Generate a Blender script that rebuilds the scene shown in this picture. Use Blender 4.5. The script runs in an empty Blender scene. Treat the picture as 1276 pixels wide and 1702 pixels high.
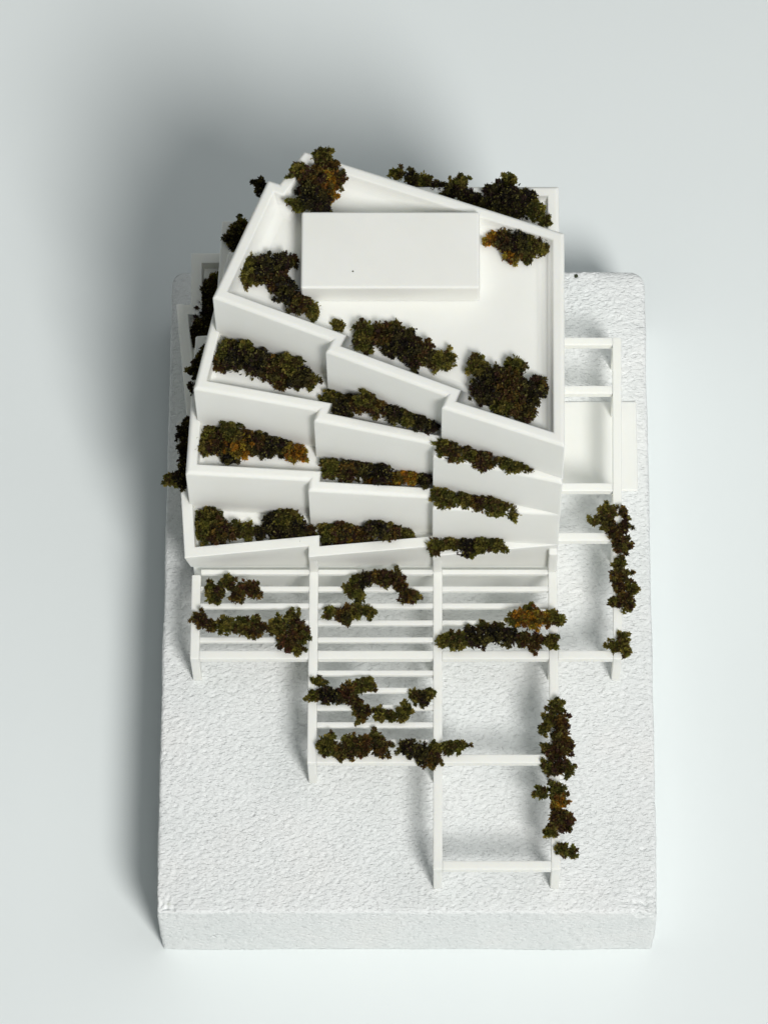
import bpy, bmesh, math, random
import numpy as np
from mathutils import Vector, noise
R = math.radians
S = 0.016            # one drawing unit = 16 mm: the slab is 160 mm wide, the tower about 113 mm tall
scene = bpy.context.scene
col = scene.collection

# ------------------------------------------------------------------ camera
PITCH = R(23)
cam = bpy.data.cameras.new('camera'); co = bpy.data.objects.new('camera', cam); col.objects.link(co)
cam.sensor_fit = 'VERTICAL'; cam.sensor_height = 36; cam.sensor_width = 27
cam.lens = 7400 / 1702 * 36
cam.shift_x = -82 / 1702
cam.clip_start = 0.05; cam.clip_end = 100
co.location = (0.544 * S, -27.61 * S, 85.61 * S); co.rotation_euler = (PITCH, 0, 0)
scene.camera = co
scene.render.resolution_x = 767; scene.render.resolution_y = 1024

# ------------------------------------------------------------------ light: soft room light and one large soft key from the front right
w = bpy.data.worlds.new('World'); scene.world = w; w.use_nodes = True
bg = w.node_tree.nodes['Background']; bg.inputs[0].default_value = (0.93, 0.985, 1.0, 1); bg.inputs[1].default_value = 0.095
ld = bpy.data.lights.new('window_light', 'AREA'); ld.shape = 'ELLIPSE'
ldir = Vector((0.36, -0.75, 1.0)).normalized()
lc = Vector((0, 8 * S, 2 * S)); LD = 200 * S
ld.size = 48 * S; ld.size_y = 74 * S; ld.energy = 80; ld.color = (1.0, 0.985, 0.965)
lo = bpy.data.objects.new('window_light', ld); col.objects.link(lo)
lo.location = lc + ldir * LD; lo.rotation_euler = (-ldir).to_track_quat('-Z', 'Y').to_euler()
cd = bpy.data.lights.new('overhead_fill', 'AREA'); cd.shape = 'SQUARE'; cd.size = 200 * S; cd.energy = 21; cd.color = (0.94, 0.985, 1.0)  # added overhead fill, offset to keep the left contact shadow dark
cl = bpy.data.objects.new('overhead_fill', cd); col.objects.link(cl); cl.location = (75 * S, 30 * S, 150 * S)
scene.view_settings.view_transform = 'Standard'; scene.view_settings.look = 'None'
scene.view_settings.exposure = 0.04; scene.view_settings.gamma = 1
scene.view_settings.use_curve_mapping = False

# ------------------------------------------------------------------ helpers
def tag(o, label=None, cat=None, group=None, kind=None):
    if label: o['label'] = label
    if cat: o['category'] = cat
    if group: o['group'] = group
    if kind: o['kind'] = kind
    return o
def empty(name, loc=(0, 0, 0)):
    o = bpy.data.objects.new(name, None); col.objects.link(o); o.location = [c * S for c in loc]
    o.empty_display_size = 0.01
    return o
def link(name, me, mat, parent=None, loc=(0, 0, 0)):
    o = bpy.data.objects.new(name, me); col.objects.link(o)
    if mat and not me.materials: me.materials.append(mat)
    if parent: o.parent = parent
    o.location = [c * S for c in loc]
    return o
def mesh(name, verts, faces):
    me = bpy.data.meshes.new(name)
    me.from_pydata([tuple(c * S for c in v) for v in verts], [], faces); me.update()
    return me
def soften(o, width=0.03, seg=3, angle=25):
    m = o.modifiers.new('bevel', 'BEVEL'); m.width = width * S; m.segments = seg
    m.limit_method = 'ANGLE'; m.angle_limit = R(angle); m.use_clamp_overlap = True
    for p in o.data.polygons: p.use_smooth = True
    n = o.modifiers.new('normals', 'WEIGHTED_NORMAL'); n.keep_sharp = False
    return o

# ------------------------------------------------------------------ materials
def newmat(name):
    m = bpy.data.materials.new(name); m.use_nodes = True
    nt = m.node_tree; b = nt.nodes['Principled BSDF']
    return m, nt, b
def coords(nt, scale=(1, 1, 1), rot=(0, 0, 0), kind='Object'):
    tc = nt.nodes.new('ShaderNodeTexCoord'); mp = nt.nodes.new('ShaderNodeMapping')
    mp.inputs['Scale'].default_value = scale; mp.inputs['Rotation'].default_value = rot
    nt.links.new(tc.outputs[kind], mp.inputs[0]); return mp.outputs[0]
def noise_node(nt, vec, scale, detail=4, rough=.55):
    n = nt.nodes.new('ShaderNodeTexNoise'); n.inputs['Scale'].default_value = scale
    n.inputs['Detail'].default_value = detail; n.inputs['Roughness'].default_value = rough
    nt.links.new(vec, n.inputs['Vector']); return n.outputs['Fac']
def ramp(nt, fac, stops):
    r = nt.nodes.new('ShaderNodeValToRGB'); e = r.color_ramp.elements
    while len(e) < len(stops): e.new(0.5)
    for k, (p, c) in enumerate(stops): e[k].position = p; e[k].color = (*c, 1)
    nt.links.new(fac, r.inputs[0]); return r.outputs[0]
def bump(nt, h, strength, dist, prev=None):
    b = nt.nodes.new('ShaderNodeBump'); b.inputs['Strength'].default_value = strength
    b.inputs['Distance'].default_value = dist; nt.links.new(h, b.inputs['Height'])
    if prev: nt.links.new(prev, b.inputs['Normal'])
    return b.outputs[0]

# white printed resin: a little light travels inside, hardly visible print layers
resin, nt, b = newmat('white_resin')
v = coords(nt)
c = ramp(nt, noise_node(nt, v, 60, 3), [(0.3, (0.845, 0.85, 0.80)), (0.7, (0.87, 0.875, 0.83))])
nt.links.new(c, b.inputs['Base Color'])
b.inputs['Roughness'].default_value = 0.6
b.inputs['Specular IOR Level'].default_value = 0.22
b.inputs['Subsurface Weight'].default_value = 0.35
b.inputs['Subsurface Radius'].default_value = (1.0, 0.92, 0.75); b.inputs['Subsurface Scale'].default_value = 0.0022
wv = nt.nodes.new('ShaderNodeTexWave'); wv.wave_type = 'BANDS'; wv.bands_direction = 'Z'
wv.inputs['Scale'].default_value = 420; wv.inputs['Distortion'].default_value = 1.2; wv.inputs['Detail'].default_value = 2
nt.links.new(v, wv.inputs['Vector'])
n1 = bump(nt, wv.outputs['Fac'], 0.25, 0.00008)
n2 = bump(nt, noise_node(nt, v, 900, 2), 0.15, 0.0001, n1)
nt.links.new(n2, b.inputs['Normal'])

# pressed foam slab
foam, nt, b = newmat('white_foam')
v = coords(nt)
base = noise_node(nt, v, 28, 5)
c = ramp(nt, base, [(0.3, (0.83, 0.86, 0.85)), (0.55, (0.875, 0.895, 0.885)), (0.75, (0.895, 0.90, 0.88))])
sp = ramp(nt, noise_node(nt, v, 1500, 2, .7), [(0.24, (0.45, 0.46, 0.45)), (0.31, (1, 1, 1))])
mx = nt.nodes.new('ShaderNodeMix'); mx.data_type = 'RGBA'; mx.blend_type = 'MULTIPLY'; mx.inputs[0].default_value = 0.55
nt.links.new(c, mx.inputs[6]); nt.links.new(sp, mx.inputs[7]); 
def stain(prev, p, rad, colr, nz):
    # an old blemish with a ragged outline round one spot of the slab
    d = nt.nodes.new('ShaderNodeVectorMath'); d.operation = 'DISTANCE'; nt.links.new(v, d.inputs[0]); d.inputs[1].default_value = [q * S for q in p]
    m1 = nt.nodes.new('ShaderNodeMath'); m1.operation = 'DIVIDE'; nt.links.new(d.outputs['Value'], m1.inputs[0]); m1.inputs[1].default_value = rad * S
    m2 = nt.nodes.new('ShaderNodeMath'); m2.operation = 'MULTIPLY_ADD'; nt.links.new(noise_node(nt, v, nz, 3, .7), m2.inputs[0]); m2.inputs[1].default_value = 2.0
    nt.links.new(m1.outputs[0], m2.inputs[2])
    f = ramp(nt, m2.outputs[0], [(0.55, (1, 1, 1)), (1.0, (0, 0, 0))])
    x_ = nt.nodes.new('ShaderNodeMix'); x_.data_type = 'RGBA'
    nt.links.new(f, x_.inputs[0]); nt.links.new(prev, x_.inputs[6]); x_.inputs[7].default_value = (*colr, 1)
    return x_.outputs[2]
k1 = stain(mx.outputs[2], (-4.85, 0.15, 0), 0.55, (.62, .66, .52), 500)
k2 = stain(k1, (4.95, 0.0, 0), 0.42, (.42, .44, .41), 900)
nt.links.new(k2, b.inputs['Base Color'])
b.inputs['Roughness'].default_value = 0.75; b.inputs['Specular IOR Level'].default_value = 0.3
v2 = coords(nt, (1, 2.3, 1.6), (0, 0, R(-42)))
n0 = bump(nt, ramp(nt, noise_node(nt, v2, 560, 2, .5), [(0.33, (0, 0, 0)), (0.47, (1, 1, 1))]), 0.55, 0.00045)
n1 = bump(nt, noise_node(nt, v2, 950, 4, .7), 0.6, 0.0006, n0)
n2 = bump(nt, noise_node(nt, v, 2300, 2), 0.35, 0.0002, n1)
nt.links.new(n2, b.inputs['Normal'])

# backdrop paper
paper, nt, b = newmat('matt_paper')
v = coords(nt)
c = ramp(nt, noise_node(nt, v, 5, 3), [(0.35, (0.785, 0.83, 0.825)), (0.65, (0.80, 0.845, 0.84))])
nt.links.new(c, b.inputs['Base Color']); b.inputs['Roughness'].default_value = 0.85
b.inputs['Specular IOR Level'].default_value = 0.2
nt.links.new(bump(nt, noise_node(nt, v, 1200, 3), 0.12, 0.0001), b.inputs['Normal'])

# dyed reindeer moss; tone comes from a colour stored per tuft
moss, nt, b = newmat('preserved_moss')
at = nt.nodes.new('ShaderNodeAttribute'); at.attribute_name = 'tint'
nt.links.new(at.outputs['Color'], b.inputs['Base Color'])
b.inputs['Roughness'].default_value = 0.75; b.inputs['Specular IOR Level'].default_value = 0.2
tr = nt.nodes.new('ShaderNodeBsdfTranslucent'); mxs = nt.nodes.new('ShaderNodeMixShader'); mxs.inputs[0].default_value = 0.35
gm = nt.nodes.new('ShaderNodeMix'); gm.data_type = 'RGBA'; gm.blend_type = 'MULTIPLY'; gm.inputs[0].default_value = 1
nt.links.new(at.outputs['Color'], gm.inputs[6]); gm.inputs[7].default_value = (2.4, 2.1, 1.2, 1)
nt.links.new(gm.outputs[2], tr.inputs['Color'])
nt.links.new(b.outputs[0], mxs.inputs[1]); nt.links.new(tr.outputs[0], mxs.inputs[2])
nt.links.new(mxs.outputs[0], nt.nodes['Material Output'].inputs['Surface'])

# ------------------------------------------------------------------ table sheet
TZ = -2.45
me = mesh('backdrop_sheet', [(-160, -150, TZ), (160, -150, TZ), (160, 200, TZ), (-160, 200, TZ)], [(0, 1, 2, 3)])
tag(link('ground', me, paper), 'pale grey white matt sheet under the foam slab', None, None, 'structure')

# ------------------------------------------------------------------ foam slab
def slab():
    X0, X1, Y0, Y1, Z0, Z1 = -5.03, 5.05, -0.03, 14.32, TZ, 0.0
    step = 0.031; r = 0.075
    nx = int((X1 - X0) / step); ny = int((Y1 - Y0) / step); nz = int((Z1 - Z0) / step)
    P, F = [], []
    def grid(f, n, m):
        o = len(P)
        for j in range(m + 1):
            for i in range(n + 1): P.append(f(i / n, j / m))
        for j in range(m):
            for i in range(n):
                a = o + j * (n + 1) + i; F.append((a, a + 1, a + n + 2, a + n + 1))
    L = lambda a, b_, t: a + (b_ - a) * t
    grid(lambda s, t: (L(X0, X1, s), L(Y0, Y1, t), Z1), nx, ny)
    grid(lambda s, t: (L(X0, X1, s), Y0, L(Z0, Z1, t)), nx, nz)
    grid(lambda s, t: (L(X1, X0, s), Y1, L(Z0, Z1, t)), nx, nz)
    grid(lambda s, t: (X1, L(Y0, Y1, s), L(Z0, Z1, t)), ny, nz)
    grid(lambda s, t: (X0, L(Y1, Y0, s), L(Z0, Z1, t)), ny, nz)
    ca, sa = math.cos(R(40)), math.sin(R(40))
    out = []
    for x, y, z in P:
        p = Vector((x, y, z))
        rv = 0.3 if (x > 4 and y > 13) or (x < -4 and y > 13) else r
        q = Vector((min(max(x, X0 + rv), X1 - rv), min(max(y, Y0 + rv), Y1 - rv), min(max(z, Z0 - 9), Z1 - r)))
        d = p - q
        if d.length > 1e-6:
            n = d.normalized(); hz = Vector((n.x * rv, n.y * rv, n.z * r)); p = q + hz
        else: n = Vector((0, 0, 1))
        u_ = x * ca + y * sa; v_ = -x * sa + y * ca
        h = noise.noise((u_ * 10, v_ * 21, z * 16)) * 0.013 + noise.noise((u_ * 4, v_ * 7, z * 7)) * 0.007
        h += noise.noise((x * .8, y * .8, z)) * 0.03 + min(0, noise.noise((u_ * 9 + 40, v_ * 22, z * 14)) + .25) * 0.07
        # chipped corners
        for cx, cy, cr, am in ((4.85, 0.0, .6, .07), (-4.9, 0.05, .4, .07)):
            dd = math.dist((x, y, z), (cx, cy, 0))
            if dd < cr: h -= am * (1 - dd / cr) * (0.35 + abs(noise.noise((x * 8, y * 8, z * 8))) * 2.6)
        if abs(x) < 5.03 - 1e-4 and y > Y0 + 1e-4 and y < Y1 - 1e-4 and z > -1e-4: pass
        else: h *= 0.75
        out.append(p + n * h)
    me = mesh('foam_slab', out, F)
    bm = bmesh.new(); bm.from_mesh(me); bmesh.ops.remove_doubles(bm, verts=bm.verts, dist=1e-4 * S * 20)
    bmesh.ops.holes_fill(bm, edges=[e for e in bm.edges if e.is_boundary], sides=0)
    bmesh.ops.recalc_face_normals(bm, faces=bm.faces)
    for f in bm.faces: f.smooth = True
    bm.to_mesh(me); bm.free()
    o = link('foam_slab', me, foam)
    return tag(o, 'thick white rough-textured foam slab carrying the whole building model', 'base slab')
slab()

# ------------------------------------------------------------------ tower of twisted terraces
tower = empty('terraced_building', (0, 10, 0))
tag(tower, 'white twisting terraced building model with saw-toothed parapets and a raised roof box', 'building model')
TO = Vector((0, 10, 0))
def inset(poly, t):
    n = len(poly); out = []
    for i in range(n):
        p0, p1, p2 = (Vector(poly[(i + k) % n]) for k in (-1, 0, 1))
        d1 = (p1 - p0).normalized(); d2 = (p2 - p1).normalized()
        n1 = Vector((-d1.y, d1.x)); n2 = Vector((-d2.y, d2.x))
        m = n1 + n2; m = m / max(m.dot(n1), 0.35)
        out.append(p1 + m * t)
    return out
def tier(poly, zb, zt, depth, t=0.22, cove=0.16, low=None):
    """a storey with a sunk floor: parapet ring, sloped inner face, floor; `low` is its footprint at the bottom"""
    poly = [Vector(p) for p in poly]; n = len(poly)
    low = [Vector(p) for p in low] if low else poly
    inn = inset(poly, t); mid = inset(poly, t + cove * .28); flo = inset(poly, t + cove)
    rings = [(low, zb), (poly, zt), (inn, zt - .01), (mid, zt - depth * .72), (flo, zt - depth)]
    V = [(p.x - TO.x, p.y - TO.y, z) for ring, z in rings for p in ring]
    F = [tuple(reversed(range(n)))]
    for k in range(4):
        for i in range(n):
            j = (i + 1) % n; F.append((k * n + i, k * n + j, (k + 1) * n + j, (k + 1) * n + i))
    F.append(tuple(range(4 * n, 5 * n)))
    me = mesh('terrace', V, F)
    o = link('terrace', me, resin, tower)
    wt = me.attributes.new('bevel_weight_edge', 'FLOAT', 'EDGE')
    sharp = []
    for e_ in me.edges:
        i, j = sorted(e_.vertices)
        v_ = 0.0
        if i // n == 1 and j // n == 1: v_ = 1.0
        elif i // n == 2 and j // n == 2: v_ = 0.35
        elif i // n == 0 and j // n == 1: v_ = 0.3
        wt.data[e_.index].value = v_
        if (i // n, j // n) in ((0, 0), (3, 3), (2, 3), (3, 4)) and not (i // n == 3 and cove > .2): sharp.append(e_.index)
    se = me.attributes.new('sharp_edge', 'BOOLEAN', 'EDGE')
    for k in sharp: se.data[k].value = True
    m = o.modifiers.new('bevel', 'BEVEL'); m.width = 0.085 * S; m.segments = 4; m.limit_method = 'WEIGHT'; m.use_clamp_overlap = True
    for p in me.polygons: p.use_smooth = True
    nn = o.modifiers.new('normals', 'WEIGHTED_NORMAL'); nn.keep_sharp = True
    return o
T3 = [(-4.48, 6.70), (-1.98, 6.96), (-1.98, 6.72), (0.53, 6.96), (0.53, 6.74), (3.06, 6.99), (3.06, 13.57),
      (-4.49, 13.57), (-4.47, 12.38), (-4.78, 12.40), (-4.50, 9.80), (-4.71, 9.72)]
T3L = [(-4.42, 7.00), (-1.98, 7.02), (-1.97, 7.01), (0.53, 7.02), (0.54, 7.01), (3.05, 7.02), (3.055, 13.52),
       (-4.45, 13.52), (-4.43, 12.38), (-4.60, 12.40), (-4.46, 9.80), (-4.56, 9.72)]
T2 = [(-4.41, 7.89), (-1.94, 7.74), (-1.96, 7.52), (0.53, 7.36), (0.52, 7.13), (3.066, 6.998), (3.066, 13.562),
      (-3.78, 13.562), (-3.90, 10.98), (-4.27, 10.95)]
T1 = [(-4.20, 9.05), (-1.75, 8.57), (-1.82, 8.36), (0.54, 7.84), (0.53, 7.59), (3.072, 7.006), (3.072, 13.55),
      (-2.84, 13.55), (-3.28, 12.05), (-3.56, 12.09)]
TR = [(-3.78, 10.31), (-1.45, 9.37), (-1.56, 9.14), (0.79, 8.19), (0.69, 7.94), (3.078, 7.11), (3.12, 11.72),
      (-2.02, 13.54), (-2.50, 12.82), (-2.73, 12.90)]
tag(tier(T3, 1.2, 2.40, 0.28, low=T3L), 'lowest terrace tier, its front leaning out over the ground storey')
tag(tier(T2, 1.95, 3.95, 0.28), 'second terrace tier from the bottom, nearly square to the slab')
tag(tier(T1, 3.5, 5.50, 0.28), 'third terrace tier, turned a little to the right')
tag(tier(TR, 5.1, 7.05, 0.42, cove=0.34), 'roof terrace tier, turned most and cut to a peak at the far left')
def block(name, x0, x1, y0, y1, z0, z1, parent, off=(0, 0, 0), bev=0.03, mat=None, lean=0.0):
    V = [(x0, y0, z0), (x1, y0, z0), (x1, y1, z0), (x0, y1, z0), (x0, y0, z1), (x1, y0, z1), (x1, y1, z1), (x0, y1, z1)]
    V = [(x - off[0], y - off[1], z - off[2]) for x, y, z in V]
    F = [(3, 2, 1, 0), (4, 5, 6, 7), (0, 1, 5, 4), (1, 2, 6, 5), (2, 3, 7, 6), (3, 0, 4, 7)]
    o = link(name, mesh(name, V, F), mat or resin, parent)
    return soften(o, bev, 2)
block('ground_storey', -4.38, 3.05, 7.04, 13.5, -0.05, 1.3, tower, TO, 0.03)
for px_ in (-1.90, 0.62, 2.97): block('pilaster', px_ - .09, px_ + .09, 6.86, 7.2, 1.1, 2.2, tower, TO, 0.03)
block('roof_box', -2.05, 1.45, 10.42, 12.10, 6.5, 7.22, tower, TO, 0.05)

# ------------------------------------------------------------------ post and beam frame (pergola)
pg = empty('pergola_frame', (0, 5, 0)); PO = (0, 5, 0)
tag(pg, 'white post and beam frame with slatted bays in front and open bays at right', 'pergola')
ZT = 1.26; HW = 0.092
colx = {'a': -4.30, 'b': -1.90, 'c': 0.63, 'd': 2.98}
rowy = [0.56, 2.81, 5.05, 7.65, 8.76, 10.97, 12.08]
rx = [4.22, 4.24, 4.28, 4.31, 4.33, 4.36, 4.38]
BH = 0.20
def beam_y(x0, y0, x1, y1):
    V = []
    for z in (ZT - BH, ZT):
        V += [(x0 - HW, y0, z), (x0 + HW, y0, z), (x1 + HW, y1, z), (x1 - HW, y1, z)]
    V = [(a, b_ - 5, c_) for a, b_, c_ in V]
    F = [(3, 2, 1, 0), (4, 5, 6, 7), (0, 1, 5, 4), (1, 2, 6, 5), (2, 3, 7, 6), (3, 0, 4, 7)]
    return soften(link('beam', mesh('beam', V, F), resin, pg), 0.02, 2)
def beam_x(y, x0, x1): return block('beam', x0, x1, y - HW, y + HW, ZT - BH + 0.003, ZT - 0.004, pg, PO, 0.02)
def post(x, y): return block('post', x - HW + .003, x + HW - .003, y - HW + .003, y + HW - .003, -0.04, ZT - 0.006, pg, PO, 0.02)
e = HW
beam_y(colx['a'], rowy[2] - e, colx['a'], 6.80)
beam_y(colx['b'], rowy[1] - e, colx['b'], 6.95)
beam_y(colx['c'], rowy[0] - e, colx['c'], 6.95)
beam_y(colx['d'], rowy[0] - e, colx['d'], 7.02)
beam_y(rx[2], rowy[2] - e, rx[6], rowy[6] + e)
beam_x(rowy[0], colx['c'] + e, colx['d'] - e)
beam_x(rowy[1], colx['b'] + e, colx['c'] - e); beam_x(rowy[1], colx['c'] + e, colx['d'] - e)
beam_x(rowy[2], colx['a'] + e, colx['b'] - e); beam_x(rowy[2], colx['b'] + e, colx['c'] - e)
beam_x(rowy[2], colx['c'] + e, colx['d'] - e); beam_x(rowy[2], colx['d'] + e, rx[2] - e)
for k in range(3, 7): beam_x(rowy[k], 3.03, rx[k] - e)
for x, y in [(colx['a'], rowy[2]), (colx['b'], rowy[1]), (colx['b'], rowy[2]), (colx['c'], rowy[0]), (colx['c'], rowy[1]),
             (colx['c'], rowy[2]), (colx['d'], rowy[0]), (colx['d'], rowy[1]), (colx['d'], rowy[2])] + \
            [(rx[k], rowy[k]) for k in range(2, 7)]:
    post(x, y)
def slat(y, x0, x1):
    return block('slat', x0, x1, y - 0.052, y + 0.052, ZT - 0.115, ZT - 0.008, pg, PO, 0.014)
for k in range(5):
    y = 6.87 - 0.372 * k
    slat(y, colx['a'] + e, colx['b'] - e); slat(y, colx['b'] + e, colx['c'] - e); slat(y, colx['c'] + e, colx['d'] - e)
for k in range(5):
    slat(4.66 - 0.372 * k, colx['b'] + e, colx['c'] - e)

pl = block('deck_plate', 3.0, 4.82, 9.2, 11.25, -0.05, 0.05, None, bev=0.03)
tag(pl, 'smooth low white plate lying on the slab under the open frame bay at the right', 'deck plate')

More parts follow.
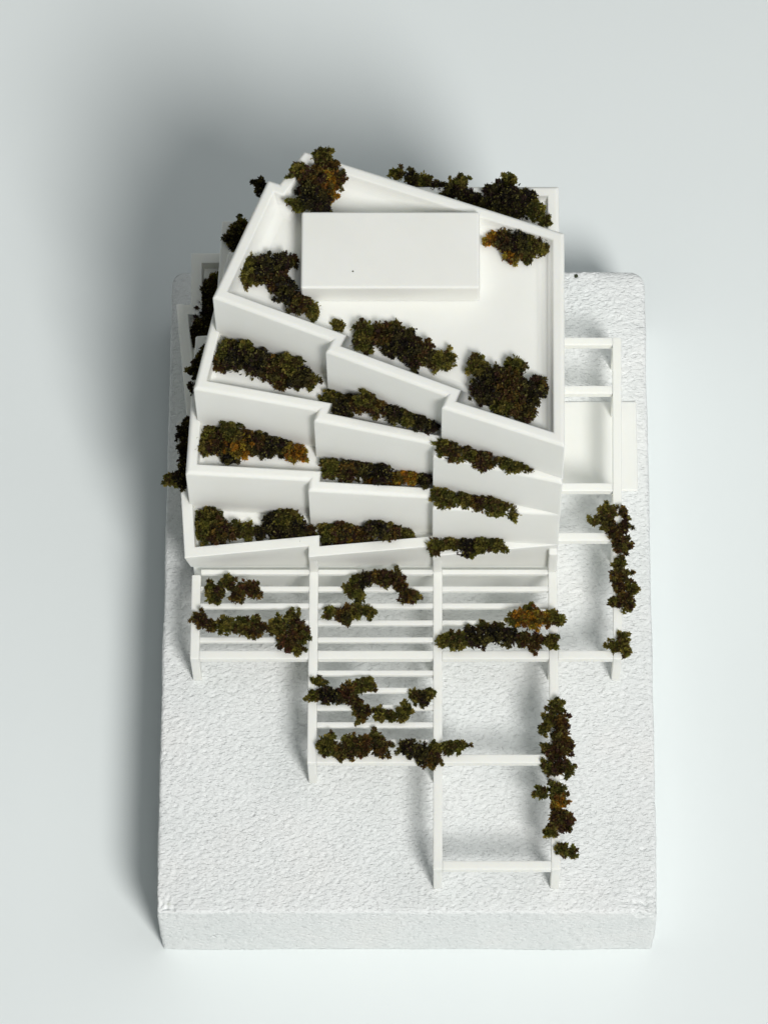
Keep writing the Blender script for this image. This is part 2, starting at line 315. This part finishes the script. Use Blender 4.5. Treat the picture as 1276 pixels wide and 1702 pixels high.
# ------------------------------------------------------------------ moss
MOSS = [
('shrubby moss clump with ochre and red-brown patches in the peaked far corner of the roof',[(-1.64,13.35,7.1,0.19,'g'),(-2.08,13.02,7.1,0.19,'g'),(-1.79,12.82,7.15,0.28,'b'),(-1.5,12.87,7.11,0.2,'o'),(-1.81,12.46,7.18,0.32,'d'),(-1.56,12.54,7.12,0.23,'o'),(-2.1,12.31,7.08,0.16,'g'),(-1.7,12.3,7.1,0.19,'d'),(-1.37,12.91,7.08,0.16,'r'),(-1.54,13.2,7.08,0.16,'b'),(-1.93,12.71,7.11,0.2,'r')]),
('L-shaped dark moss clump along the left parapet of the roof',[(-3.15,11.2,6.79,0.19,'g'),(-3.11,10.92,6.8,0.2,'g'),(-2.8,11.09,6.81,0.23,'d'),(-2.5,11.16,6.81,0.23,'d'),(-2.27,11.23,6.74,0.11,'b'),(-2.54,10.79,6.8,0.22,'b'),(-2.34,10.52,6.82,0.24,'d'),(-2.08,10.32,6.81,0.23,'b'),(-1.82,10.16,6.76,0.15,'g'),(-2.89,10.9,6.75,0.13,'b')]),
('tiny single green moss tuft on the roof beside the left parapet jog',[(-1.31,9.82,6.73,0.1,'g')]),
('long dark moss clump in front of the raised roof box, behind the middle parapet',[(-0.82,9.68,6.8,0.22,'g'),(-0.42,9.6,6.83,0.27,'b'),(-0.82,9.45,6.78,0.18,'g'),(-0.01,9.46,6.86,0.3,'d'),(0.33,9.19,6.83,0.27,'b'),(0.62,9.06,6.78,0.18,'g'),(0.83,9.09,6.77,0.16,'g'),(-0.22,9.85,6.73,0.1,'g'),(-0.28,9.34,6.78,0.18,'d'),(0.19,9.06,6.77,0.16,'d')]),
('broad branching moss clump on the near right corner of the roof',[(1.39,8.92,6.8,0.22,'g'),(1.69,8.72,6.82,0.24,'d'),(2.16,8.92,6.8,0.2,'g'),(2.01,8.57,6.85,0.29,'b'),(1.57,8.39,6.83,0.27,'d'),(2.06,8.22,6.86,0.3,'b'),(2.45,8.33,6.83,0.25,'d'),(2.61,8.57,6.76,0.15,'b'),(2.34,7.94,6.8,0.2,'b'),(1.92,8.06,6.81,0.23,'g')]),
('oval moss clump with reddish middle on the far right corner of the roof',[(1.95,11.69,6.81,0.23,'b'),(1.72,11.74,6.75,0.13,'o'),(2.23,11.62,6.84,0.28,'d'),(2.54,11.59,6.83,0.25,'g'),(2.74,11.57,6.78,0.18,'g'),(2.06,11.37,6.75,0.13,'o'),(2.42,11.38,6.74,0.11,'g'),(2.15,11.48,6.78,0.18,'r')]),
('thin straggly dark moss strip showing just behind the long slanting back edge of the roof',[(-0.19,13.89,5.36,0.1,'g'),(0.11,13.76,5.39,0.15,'d'),(0.35,13.71,5.39,0.15,'g'),(0.63,13.55,5.38,0.13,'d')]),
('small pointed moss clump behind the back roof edge, next to the tall dark one',[(1.09,13.57,5.54,0.14,'g'),(0.93,13.4,5.54,0.15,'d'),(1.22,13.26,5.54,0.15,'d'),(1.42,13.19,5.53,0.13,'d')]),
('tall dark moss clump on the terrace behind the roof, beside its rounded corner',[(2.06,13.57,5.64,0.15,'g'),(1.8,13.27,5.69,0.23,'d'),(2.12,13.08,5.75,0.32,'d'),(2.43,13.21,5.66,0.18,'d'),(2.53,12.91,5.66,0.18,'g'),(1.69,13.04,5.66,0.18,'d'),(2.78,12.71,5.6,0.09,'g'),(2.26,12.9,5.68,0.2,'d')]),
('wisp of black moss poking out highest behind the left side of the roof',[(-2.93,13.57,5.45,0.09,'d'),(-2.79,13.48,5.47,0.11,'d'),(-3,13.63,5.42,0.04,'d')]),
('moss clump tinted dark for the shade, wedged between the roof and the small back left parapet',[(-3.4,13.38,4,0.16,'g'),(-3.42,13.17,4.01,0.18,'d'),(-3.63,13.15,3.96,0.1,'d'),(-3.51,13.01,3.99,0.15,'d'),(-3.25,13.27,3.99,0.15,'d')]),  # the dark tint carries the shade this clump stands in
('largest dark moss mass filling the low terrace on the shaded left side',[(-3.96,13.07,2.21,0.14,'g'),(-4.08,12.82,2.24,0.19,'b'),(-4.07,12.53,2.28,0.25,'d'),(-4.13,12.22,2.28,0.25,'d'),(-4.24,11.89,2.28,0.25,'d'),(-4.4,11.63,2.2,0.13,'d'),(-4.12,11.72,2.24,0.19,'d'),(-3.95,12.26,2.26,0.23,'d')]),
('slender dark moss strand on the shaded left side, beside a small parapet tooth',[(-4.07,10.62,3.9,0.09,'d'),(-4.17,10.34,3.93,0.13,'d'),(-4.26,10.15,3.92,0.11,'d'),(-4.1,10.31,3.91,0.1,'d'),(-4.31,9.8,3.88,0.05,'d')]),
('ragged black moss hanging out along the shaded left edge, lowest of that side',[(-4.48,9.74,2.4,0.06,'d'),(-4.51,9.41,2.46,0.16,'d'),(-4.51,9.1,2.46,0.16,'d'),(-4.5,8.8,2.45,0.15,'d'),(-4.67,8.46,2.43,0.11,'d'),(-4.81,8.42,2.42,0.1,'g'),(-4.59,8.34,2.42,0.1,'d'),(-4.48,8.58,2.43,0.11,'d')]),
('wide dark green moss clump on the left bay of the uppermost front terrace',[(-3.57,9.89,5.38,0.25,'g'),(-3.71,9.71,5.32,0.16,'b'),(-3.27,9.77,5.42,0.32,'d'),(-2.92,9.64,5.41,0.3,'d'),(-2.61,9.51,5.38,0.27,'b'),(-2.29,9.56,5.61,0.22,'g'),(-2.16,9.37,5.4,0.29,'d'),(-1.9,9.32,5.31,0.15,'g'),(-2.46,9.31,5.34,0.19,'r'),(-3.16,9.96,5.55,0.15,'g')]),
('tapering brown and green moss clump on the middle bay of the uppermost front terrace',[(-1.48,8.95,5.31,0.15,'g'),(-1.26,8.72,5.36,0.23,'d'),(-0.95,8.75,5.44,0.22,'b'),(-0.59,8.59,5.65,0.23,'b'),(-0.27,8.49,5.58,0.19,'d'),(0.02,8.39,5.55,0.16,'g'),(0.31,8.28,5.61,0.15,'d'),(0.51,8.23,5.53,0.11,'d'),(-0.76,8.71,5.84,0.15,'g')]),
('narrow moss strip on the right bay of the uppermost front terrace',[(0.73,7.79,5.52,0.16,'g'),(0.92,7.68,5.53,0.18,'b'),(1.24,7.61,5.51,0.15,'g'),(1.54,7.48,5.55,0.2,'b'),(1.95,7.42,5.57,0.13,'g'),(2.21,7.33,5.57,0.13,'g'),(2.42,7.29,5.46,0.06,'g')]),
('rusty moss clump with an ochre end on the left bay of the middle front terrace',[(-4.12,8.57,3.79,0.19,'g'),(-3.91,8.88,3.76,0.15,'g'),(-3.73,8.61,3.84,0.28,'b'),(-3.5,8.78,4.08,0.2,'g'),(-3.37,8.56,3.85,0.29,'o'),(-3.02,8.61,3.83,0.27,'b'),(-2.72,8.52,3.82,0.24,'d'),(-2.48,8.58,3.77,0.16,'d'),(-2.25,8.41,3.79,0.19,'o'),(-2.11,8.45,3.73,0.1,'o'),(-3.56,8.4,3.78,0.18,'d'),(-3.2,8.74,3.88,0.18,'b')]),
('flat moss clump with orange-brown bits on the middle bay of the middle front terrace',[(-1.52,8.11,3.79,0.19,'g'),(-1.22,7.98,3.8,0.22,'b'),(-0.85,8.01,3.8,0.22,'d'),(-0.49,7.92,3.95,0.23,'d'),(-0.23,7.85,3.77,0.16,'o'),(-0.72,7.78,3.73,0.1,'o'),(0.08,7.83,3.88,0.16,'o'),(0.38,7.79,3.92,0.14,'d'),(-1.02,8.09,3.87,0.15,'b')]),
('narrow moss strip with stray leaf tip on the middle front terrace, right bay',[(0.63,7.42,3.96,0.14,'g'),(0.83,7.28,3.98,0.18,'g'),(1.13,7.29,3.97,0.16,'g'),(1.43,7.22,3.97,0.16,'b'),(1.72,7.21,4.02,0.16,'g'),(1.91,7.14,3.95,0.13,'g'),(2.14,7.09,3.9,0.05,'g')]),
('two-humped green moss clump on the left bay of the lowest front terrace',[(-3.99,7.68,2.26,0.23,'g'),(-4.05,7.34,2.26,0.23,'g'),(-3.75,7.32,2.29,0.28,'b'),(-3.4,7.4,2.22,0.16,'g'),(-3.21,7.35,2.19,0.11,'g'),(-2.97,7.35,2.2,0.13,'d'),(-2.69,7.51,2.26,0.23,'d'),(-2.39,7.61,2.36,0.24,'g'),(-2.26,7.38,2.28,0.27,'d'),(-2,7.36,2.21,0.14,'b'),(-2.51,7.34,2.25,0.22,'d')]),
('moss clump with a yellow-brown heart on the middle bay of the lowest front terrace',[(-1.59,7.31,2.26,0.23,'g'),(-1.29,7.32,2.31,0.25,'b'),(-1.14,7.3,2.21,0.15,'o'),(-0.9,7.26,2.25,0.2,'b'),(-0.6,7.29,2.58,0.22,'d'),(-0.3,7.28,2.4,0.22,'b'),(-0.02,7.3,2.23,0.15,'g'),(-1.65,7.15,2.2,0.13,'d')]),
('flat green moss strip on the right bay of the lowest front terrace',[(0.59,6.93,2.43,0.16,'g'),(0.91,7,2.43,0.16,'g'),(1.21,6.96,2.43,0.16,'d'),(1.52,6.97,2.49,0.16,'g'),(1.82,6.96,2.48,0.15,'g'),(1.28,6.79,2.37,0.06,'g')]),
('small moss clump on the upper slats of the left pergola bay',[(-3.97,6.31,1.33,0.11,'g'),(-3.69,6.58,1.34,0.13,'g'),(-3.83,6.37,1.33,0.11,'b'),(-3.46,6.33,1.35,0.15,'b'),(-3.22,6.47,1.36,0.16,'r'),(-3.09,6.37,1.33,0.11,'b'),(-3.98,6.48,1.31,0.09,'g')]),
('row of three moss tufts on the left end of the left pergola bay',[(-4.18,5.76,1.34,0.13,'b'),(-4,5.66,1.33,0.11,'b'),(-3.69,5.63,1.36,0.16,'g'),(-3.37,5.65,1.35,0.15,'g'),(-3.27,5.55,1.33,0.11,'b'),(-3,5.57,1.35,0.14,'b'),(-3.09,5.74,1.32,0.1,'g')]),
('drooping dark moss clump at the right end of the left pergola bay',[(-2.6,5.64,1.37,0.18,'g'),(-2.33,5.83,1.33,0.11,'g'),(-2.22,5.61,1.35,0.14,'b'),(-2.35,5.32,1.38,0.19,'r'),(-2.11,5.41,1.33,0.11,'g'),(-2.22,5.15,1.32,0.1,'g'),(-2.45,5.32,1.35,0.14,'d')]),
('arch-shaped moss clump on the upper slats of the middle pergola bay',[(-1.14,6.45,1.35,0.14,'g'),(-1.05,6.65,1.32,0.1,'g'),(-0.86,6.65,1.35,0.15,'d'),(-0.55,6.73,1.35,0.15,'b'),(-0.27,6.69,1.35,0.15,'b'),(-0.14,6.51,1.33,0.11,'r'),(0.03,6.31,1.35,0.14,'b'),(0.18,6.3,1.31,0.08,'g'),(-0.95,6.29,1.31,0.09,'g')]),
('short green moss clump below the arch-shaped one in the middle pergola bay',[(-1.55,5.94,1.33,0.11,'g'),(-1.27,5.91,1.35,0.15,'b'),(-1.05,5.95,1.35,0.14,'g'),(-0.8,5.97,1.33,0.11,'g'),(-1.23,5.76,1.3,0.06,'g')]),
('long spiky dark moss clump on the near beam of the right pergola bay',[(0.76,5.31,1.35,0.14,'g'),(1.07,5.35,1.37,0.18,'g'),(1.44,5.35,1.37,0.18,'d'),(1.77,5.44,1.37,0.18,'d'),(2.08,5.38,1.37,0.18,'d'),(2.4,5.35,1.36,0.16,'r'),(2.61,5.31,1.36,0.16,'r'),(2.93,5.29,1.35,0.14,'g'),(1.57,5.63,1.32,0.1,'g'),(1.87,5.63,1.31,0.09,'d'),(1.28,5.52,1.33,0.11,'d')]),
('bright ochre moss clump at the right end of the right pergola bay',[(2.31,5.77,1.5,0.16,'o'),(2.57,5.71,1.53,0.2,'o'),(2.84,5.78,1.47,0.11,'o'),(2.97,5.84,1.46,0.1,'g'),(3.11,5.74,1.45,0.09,'g'),(2.47,5.95,1.45,0.09,'g'),(2.2,5.68,1.45,0.09,'g')]),
('dark moss clump on the narrow front pergola bay, one loose leaf above its left end',[(-1.86,4.14,1.33,0.11,'g'),(-1.61,4.13,1.36,0.16,'d'),(-1.23,4.16,1.37,0.18,'r'),(-0.94,4.33,1.35,0.14,'g'),(-0.77,4.4,1.32,0.1,'g'),(-1.79,4.44,1.29,0.05,'g'),(-1.4,4.11,1.34,0.13,'d')]),
('curved moss clump trailing across the middle of the narrow front pergola bay',[(-1.01,3.98,1.33,0.11,'b'),(-0.86,3.79,1.36,0.16,'b'),(-0.55,3.76,1.34,0.13,'g'),(-0.33,3.71,1.31,0.08,'g'),(-0.09,3.72,1.33,0.11,'g'),(0.02,3.86,1.31,0.08,'g'),(-0.91,3.66,1.31,0.08,'g')]),
('small dark green moss tuft against the right beam of the narrow front pergola bay',[(0.18,4.13,1.33,0.11,'g'),(0.36,4.05,1.33,0.11,'d'),(0.45,4.16,1.31,0.09,'g')]),
('pair of joined moss tufts on the near left beam of the narrow front pergola bay',[(-1.6,3.04,1.38,0.19,'g'),(-1.35,2.92,1.34,0.13,'b'),(-1.15,3.14,1.34,0.13,'g'),(-0.86,3.06,1.39,0.2,'r'),(-0.5,3.01,1.37,0.18,'b'),(-0.64,3.23,1.33,0.11,'g'),(-1.09,2.95,1.32,0.1,'b')]),
('moss clump straddling the post top at the near right corner of the narrow front bay',[(0.04,2.99,1.37,0.18,'d'),(0.3,2.91,1.38,0.19,'d'),(0.53,2.78,1.35,0.15,'b'),(0.84,3.01,1.35,0.14,'g'),(1.08,3.09,1.31,0.08,'g'),(0.57,3,1.33,0.11,'g')]),
('tall continuous moss strand on the right beam of the front open bay',[(3,3.89,1.35,0.14,'g'),(2.9,3.63,1.33,0.11,'g'),(3.08,3.56,1.35,0.14,'r'),(3.09,3.25,1.37,0.18,'b'),(3.23,3.05,1.34,0.13,'b'),(3.02,2.91,1.37,0.18,'r'),(3.08,2.59,1.36,0.16,'b'),(3.26,2.54,1.32,0.1,'g'),(2.81,3.45,1.3,0.06,'g'),(2.83,3.01,1.31,0.08,'g'),(2.86,2.59,1.31,0.08,'g')]),
('looser moss strand with a green side tuft, below the tall one on the same beam',[(2.7,2.07,1.32,0.1,'g'),(3.02,2.11,1.35,0.14,'g'),(3.08,1.86,1.35,0.14,'o'),(3.01,1.54,1.35,0.14,'b'),(3.19,1.51,1.34,0.13,'r'),(2.85,1.23,1.3,0.06,'g'),(3.16,1.35,1.31,0.09,'b'),(2.95,1.38,1.31,0.08,'b')]),
('tiny isolated green moss tuft lowest on the right front beam',[(3.1,0.89,1.32,0.1,'g'),(3.28,0.81,1.29,0.05,'g')]),
('moss clump with a side spike at the top of the right-hand frame beam',[(4.16,8.17,1.35,0.14,'g'),(4.12,7.93,1.36,0.16,'b'),(3.96,8.04,1.31,0.08,'g'),(4.23,7.75,1.33,0.11,'b'),(4.44,7.81,1.33,0.11,'b'),(3.85,7.96,1.28,0.04,'g'),(4.44,8.2,1.28,0.04,'b')]),
('round brown moss tuft next below the spiky one on the right-hand frame',[(4.36,7.51,1.35,0.15,'b'),(4.45,7.35,1.32,0.1,'b')]),
('upright dark moss clump on the middle of the right-hand frame beam',[(4.35,7.02,1.33,0.11,'g'),(4.37,6.77,1.35,0.15,'b'),(4.32,6.54,1.32,0.1,'b')]),
('forked moss clump with a hooked twig on the right-hand frame beam',[(4.45,6.23,1.35,0.14,'b'),(4.61,6.45,1.32,0.1,'g'),(4.2,6.21,1.29,0.05,'g'),(4.54,6.07,1.29,0.05,'g')]),
('small green moss tuft on the near corner of the right-hand frame',[(4.33,5.23,1.34,0.13,'g'),(4.45,5.1,1.31,0.08,'g'),(4.19,5.21,1.3,0.06,'g'),(4.39,5.4,1.3,0.06,'g')]),]
PAL = {'g': [(.085, .088, .014), (.125, .115, .020), (.050, .052, .012), (.15, .125, .028), (.060, .038, .013)],
       'd': [(.024, .022, .010), (.042, .034, .012), (.028, .015, .013), (.062, .055, .014), (.013, .011, .009)],
       'b': [(.065, .034, .013), (.042, .020, .014), (.040, .034, .012), (.115, .070, .014), (.090, .078, .017)],
       'r': [(.075, .032, .014), (.045, .018, .014), (.070, .046, .013), (.105, .060, .014), (.055, .048, .012)],
       'o': [(.32, .16, .012), (.24, .115, .011), (.15, .065, .012), (.22, .17, .020), (.10, .072, .014)]}
rng = np.random.default_rng(7)
def unit(n):
    v = rng.normal(size=(n, 3)); return v / np.linalg.norm(v, axis=1)[:, None]
def moss_clump(label, lobes):
    L0 = np.array([l[:3] for l in lobes]); o = L0.mean(0); o[2] = min(l[2] - .5 * l[3] for l in lobes)
    V, C = [], []
    def flakes(cen, out, size, colr):
        # crumpled little frond: a kinked strip of two quads, each frond its own direction
        n = len(cen)
        a = out + rng.normal(scale=.75, size=(n, 3)); a /= np.linalg.norm(a, axis=1)[:, None]
        s_ = np.cross(a, unit(n)); s_ /= np.linalg.norm(s_, axis=1)[:, None] + 1e-9
        k = np.cross(a, s_)
        ln = size * rng.uniform(.6, 1.5, n)[:, None]; wd = ln * rng.uniform(.22, .5, n)[:, None]
        b2 = (a + k * rng.uniform(-.9, .9, n)[:, None] + s_ * rng.uniform(-.5, .5, n)[:, None])
        p0 = cen - s_ * wd * .35; p1 = cen + s_ * wd * .35
        m0 = cen + a * ln * .5 - s_ * wd; m1 = cen + a * ln * .55 + s_ * wd
        t0 = cen + (a * .55 + b2 * .5) * ln - s_ * wd * .3; t1 = cen + (a * .5 + b2 * .6) * ln + s_ * wd * .35
        V.append(np.stack([p0, p1, m1, m0, t1, t0], 1).reshape(-1, 3)); C.append(np.repeat(colr, 6, 0))
    for x, y, z, r, tone in lobes:
        pal = np.array(PAL[tone]); c0 = np.array([x, y, z])
        nt_ = max(8, int(50 * (r / .25) ** 1.6))
        d = unit(nt_); rad = .80 * r * rng.uniform(.3, 1.0, nt_) ** .6 * (1 + .38 * rng.normal(size=nt_)).clip(.5, 1.75)
        tc = c0 + d * rad[:, None] * np.array([1, 1, .75])
        # ragged fingers reaching out of the tuft
        for f in range(int(4 + 22 * r)):
            dv = unit(1)[0] * np.array([1, 1, .5]); st = r * rng.uniform(.5, .7); k_ = int(rng.integers(1, 4))
            for g_ in range(k_):
                st += rng.uniform(.03, .06); dv = dv + .35 * unit(1)[0]; dv /= np.linalg.norm(dv)
                tc = np.vstack([tc, c0 + dv * st * np.array([1, 1, .75])]); d = np.vstack([d, dv])
        nt_ = len(tc)
        far = np.linalg.norm(tc - c0, axis=1) / r
        pick = pal[rng.integers(0, len(pal), nt_)] * rng.uniform(.75, 1.3, nt_)[:, None]
        for q in range(nt_):
            tr = rng.uniform(.028, .088) * (0.75 + r) * (1.0 if far[q] < .75 else .62)
            m = int(24 + 84 * tr / .1)
            dd = unit(m); cen = tc[q] + dd * tr * rng.uniform(.1, 1.0, m)[:, None]
            outw = dd * .8 + d[q] * .7
            cc = pick[q] * rng.uniform(.5, 1.6, m)[:, None]
            fleck = rng.random(m) < .10; cc[fleck] = np.array([.17, .155, .045]) * rng.uniform(.6, 1.3, fleck.sum())[:, None]  # a random share of flakes in a lighter olive
            flakes(cen, outw, .037, cc)
        # dense heart of the tuft
        m = int(520 * (r / .25) ** 2)
        dd = unit(m); cen = c0 + dd * r * .5 * rng.uniform(.2, 1, m)[:, None] * np.array([1, 1, .7])
        flakes(cen, dd, .075, pal[rng.integers(0, len(pal), m)] * .8)
        # stray wiry fronds
        m = int(60 * r / .25)
        dd = unit(m); flakes(c0 + dd * r * rng.uniform(.75, 1.12, m)[:, None] * np.array([1, 1, .7]), dd, .055, pal[rng.integers(0, len(pal), m)])
    V = np.concatenate(V) - o; C = np.concatenate(C)
    V[:, 2] = np.maximum(V[:, 2], -0.03 + 0 * V[:, 2])
    nf = len(V) // 6
    b6 = np.arange(nf)[:, None] * 6
    faces = np.concatenate([b6 + np.array([[0, 1, 2, 3]]), b6 + np.array([[3, 2, 4, 5]])], 1).reshape(-1)
    me = bpy.data.meshes.new('moss_clump')
    me.vertices.add(len(V)); me.vertices.foreach_set('co', (V * S).astype(np.float32).ravel())
    me.loops.add(len(faces)); me.loops.foreach_set('vertex_index', faces.astype(np.int32))
    me.polygons.add(nf * 2); me.polygons.foreach_set('loop_start', (np.arange(nf * 2) * 4).astype(np.int32))
    me.update(calc_edges=True)
    ca = me.color_attributes.new('tint', 'FLOAT_COLOR', 'POINT')
    ca.data.foreach_set('color', np.concatenate([C, np.ones((len(C), 1))], 1).astype(np.float32).ravel())
    ob = link('moss_clump', me, moss, None, o)
    tag(ob, label, 'moss', 'moss clumps dressed on the model')
    return nf
tot = 0
for lab, lobes in MOSS: tot += moss_clump(lab, lobes)
print('moss quads', tot * 2)

# crumbs of moss that fell off
def crumb(label, x, y, z, r):
    bm = bmesh.new(); bmesh.ops.create_icosphere(bm, subdivisions=2, radius=r * S)
    for v_ in bm.verts:
        v_.co *= 1 + .55 * noise.noise(v_.co / (r * S) * 1.7 + Vector((x * 9, y * 7, 0))); v_.co.z *= .6
    me = bpy.data.meshes.new('moss_crumb'); bm.to_mesh(me); bm.free()
    ca = me.color_attributes.new('tint', 'FLOAT_COLOR', 'POINT')
    for d_ in ca.data: d_.color = (.07, .085, .05, 1)
    tag(link('moss_crumb', me, moss, None, (x, y, z + r * .45)), label, 'crumb', 'loose moss crumbs')
crumb('round grey green crumb on the roof floor between the roof box and the back parapet', .09, 12.62, 6.67, .036)
crumb('very small dark crumb near the right parapet of the roof, beside its long inner shadow', 2.72, 10.40, 6.67, .022)
crumb('dark crumb on the far edge of the foam slab, right of the building', 3.59, 14.2, -0.01, .045)
crumb('speck of dark crumb on the top of the raised roof box', -1.03, 10.78, 7.22, .016)
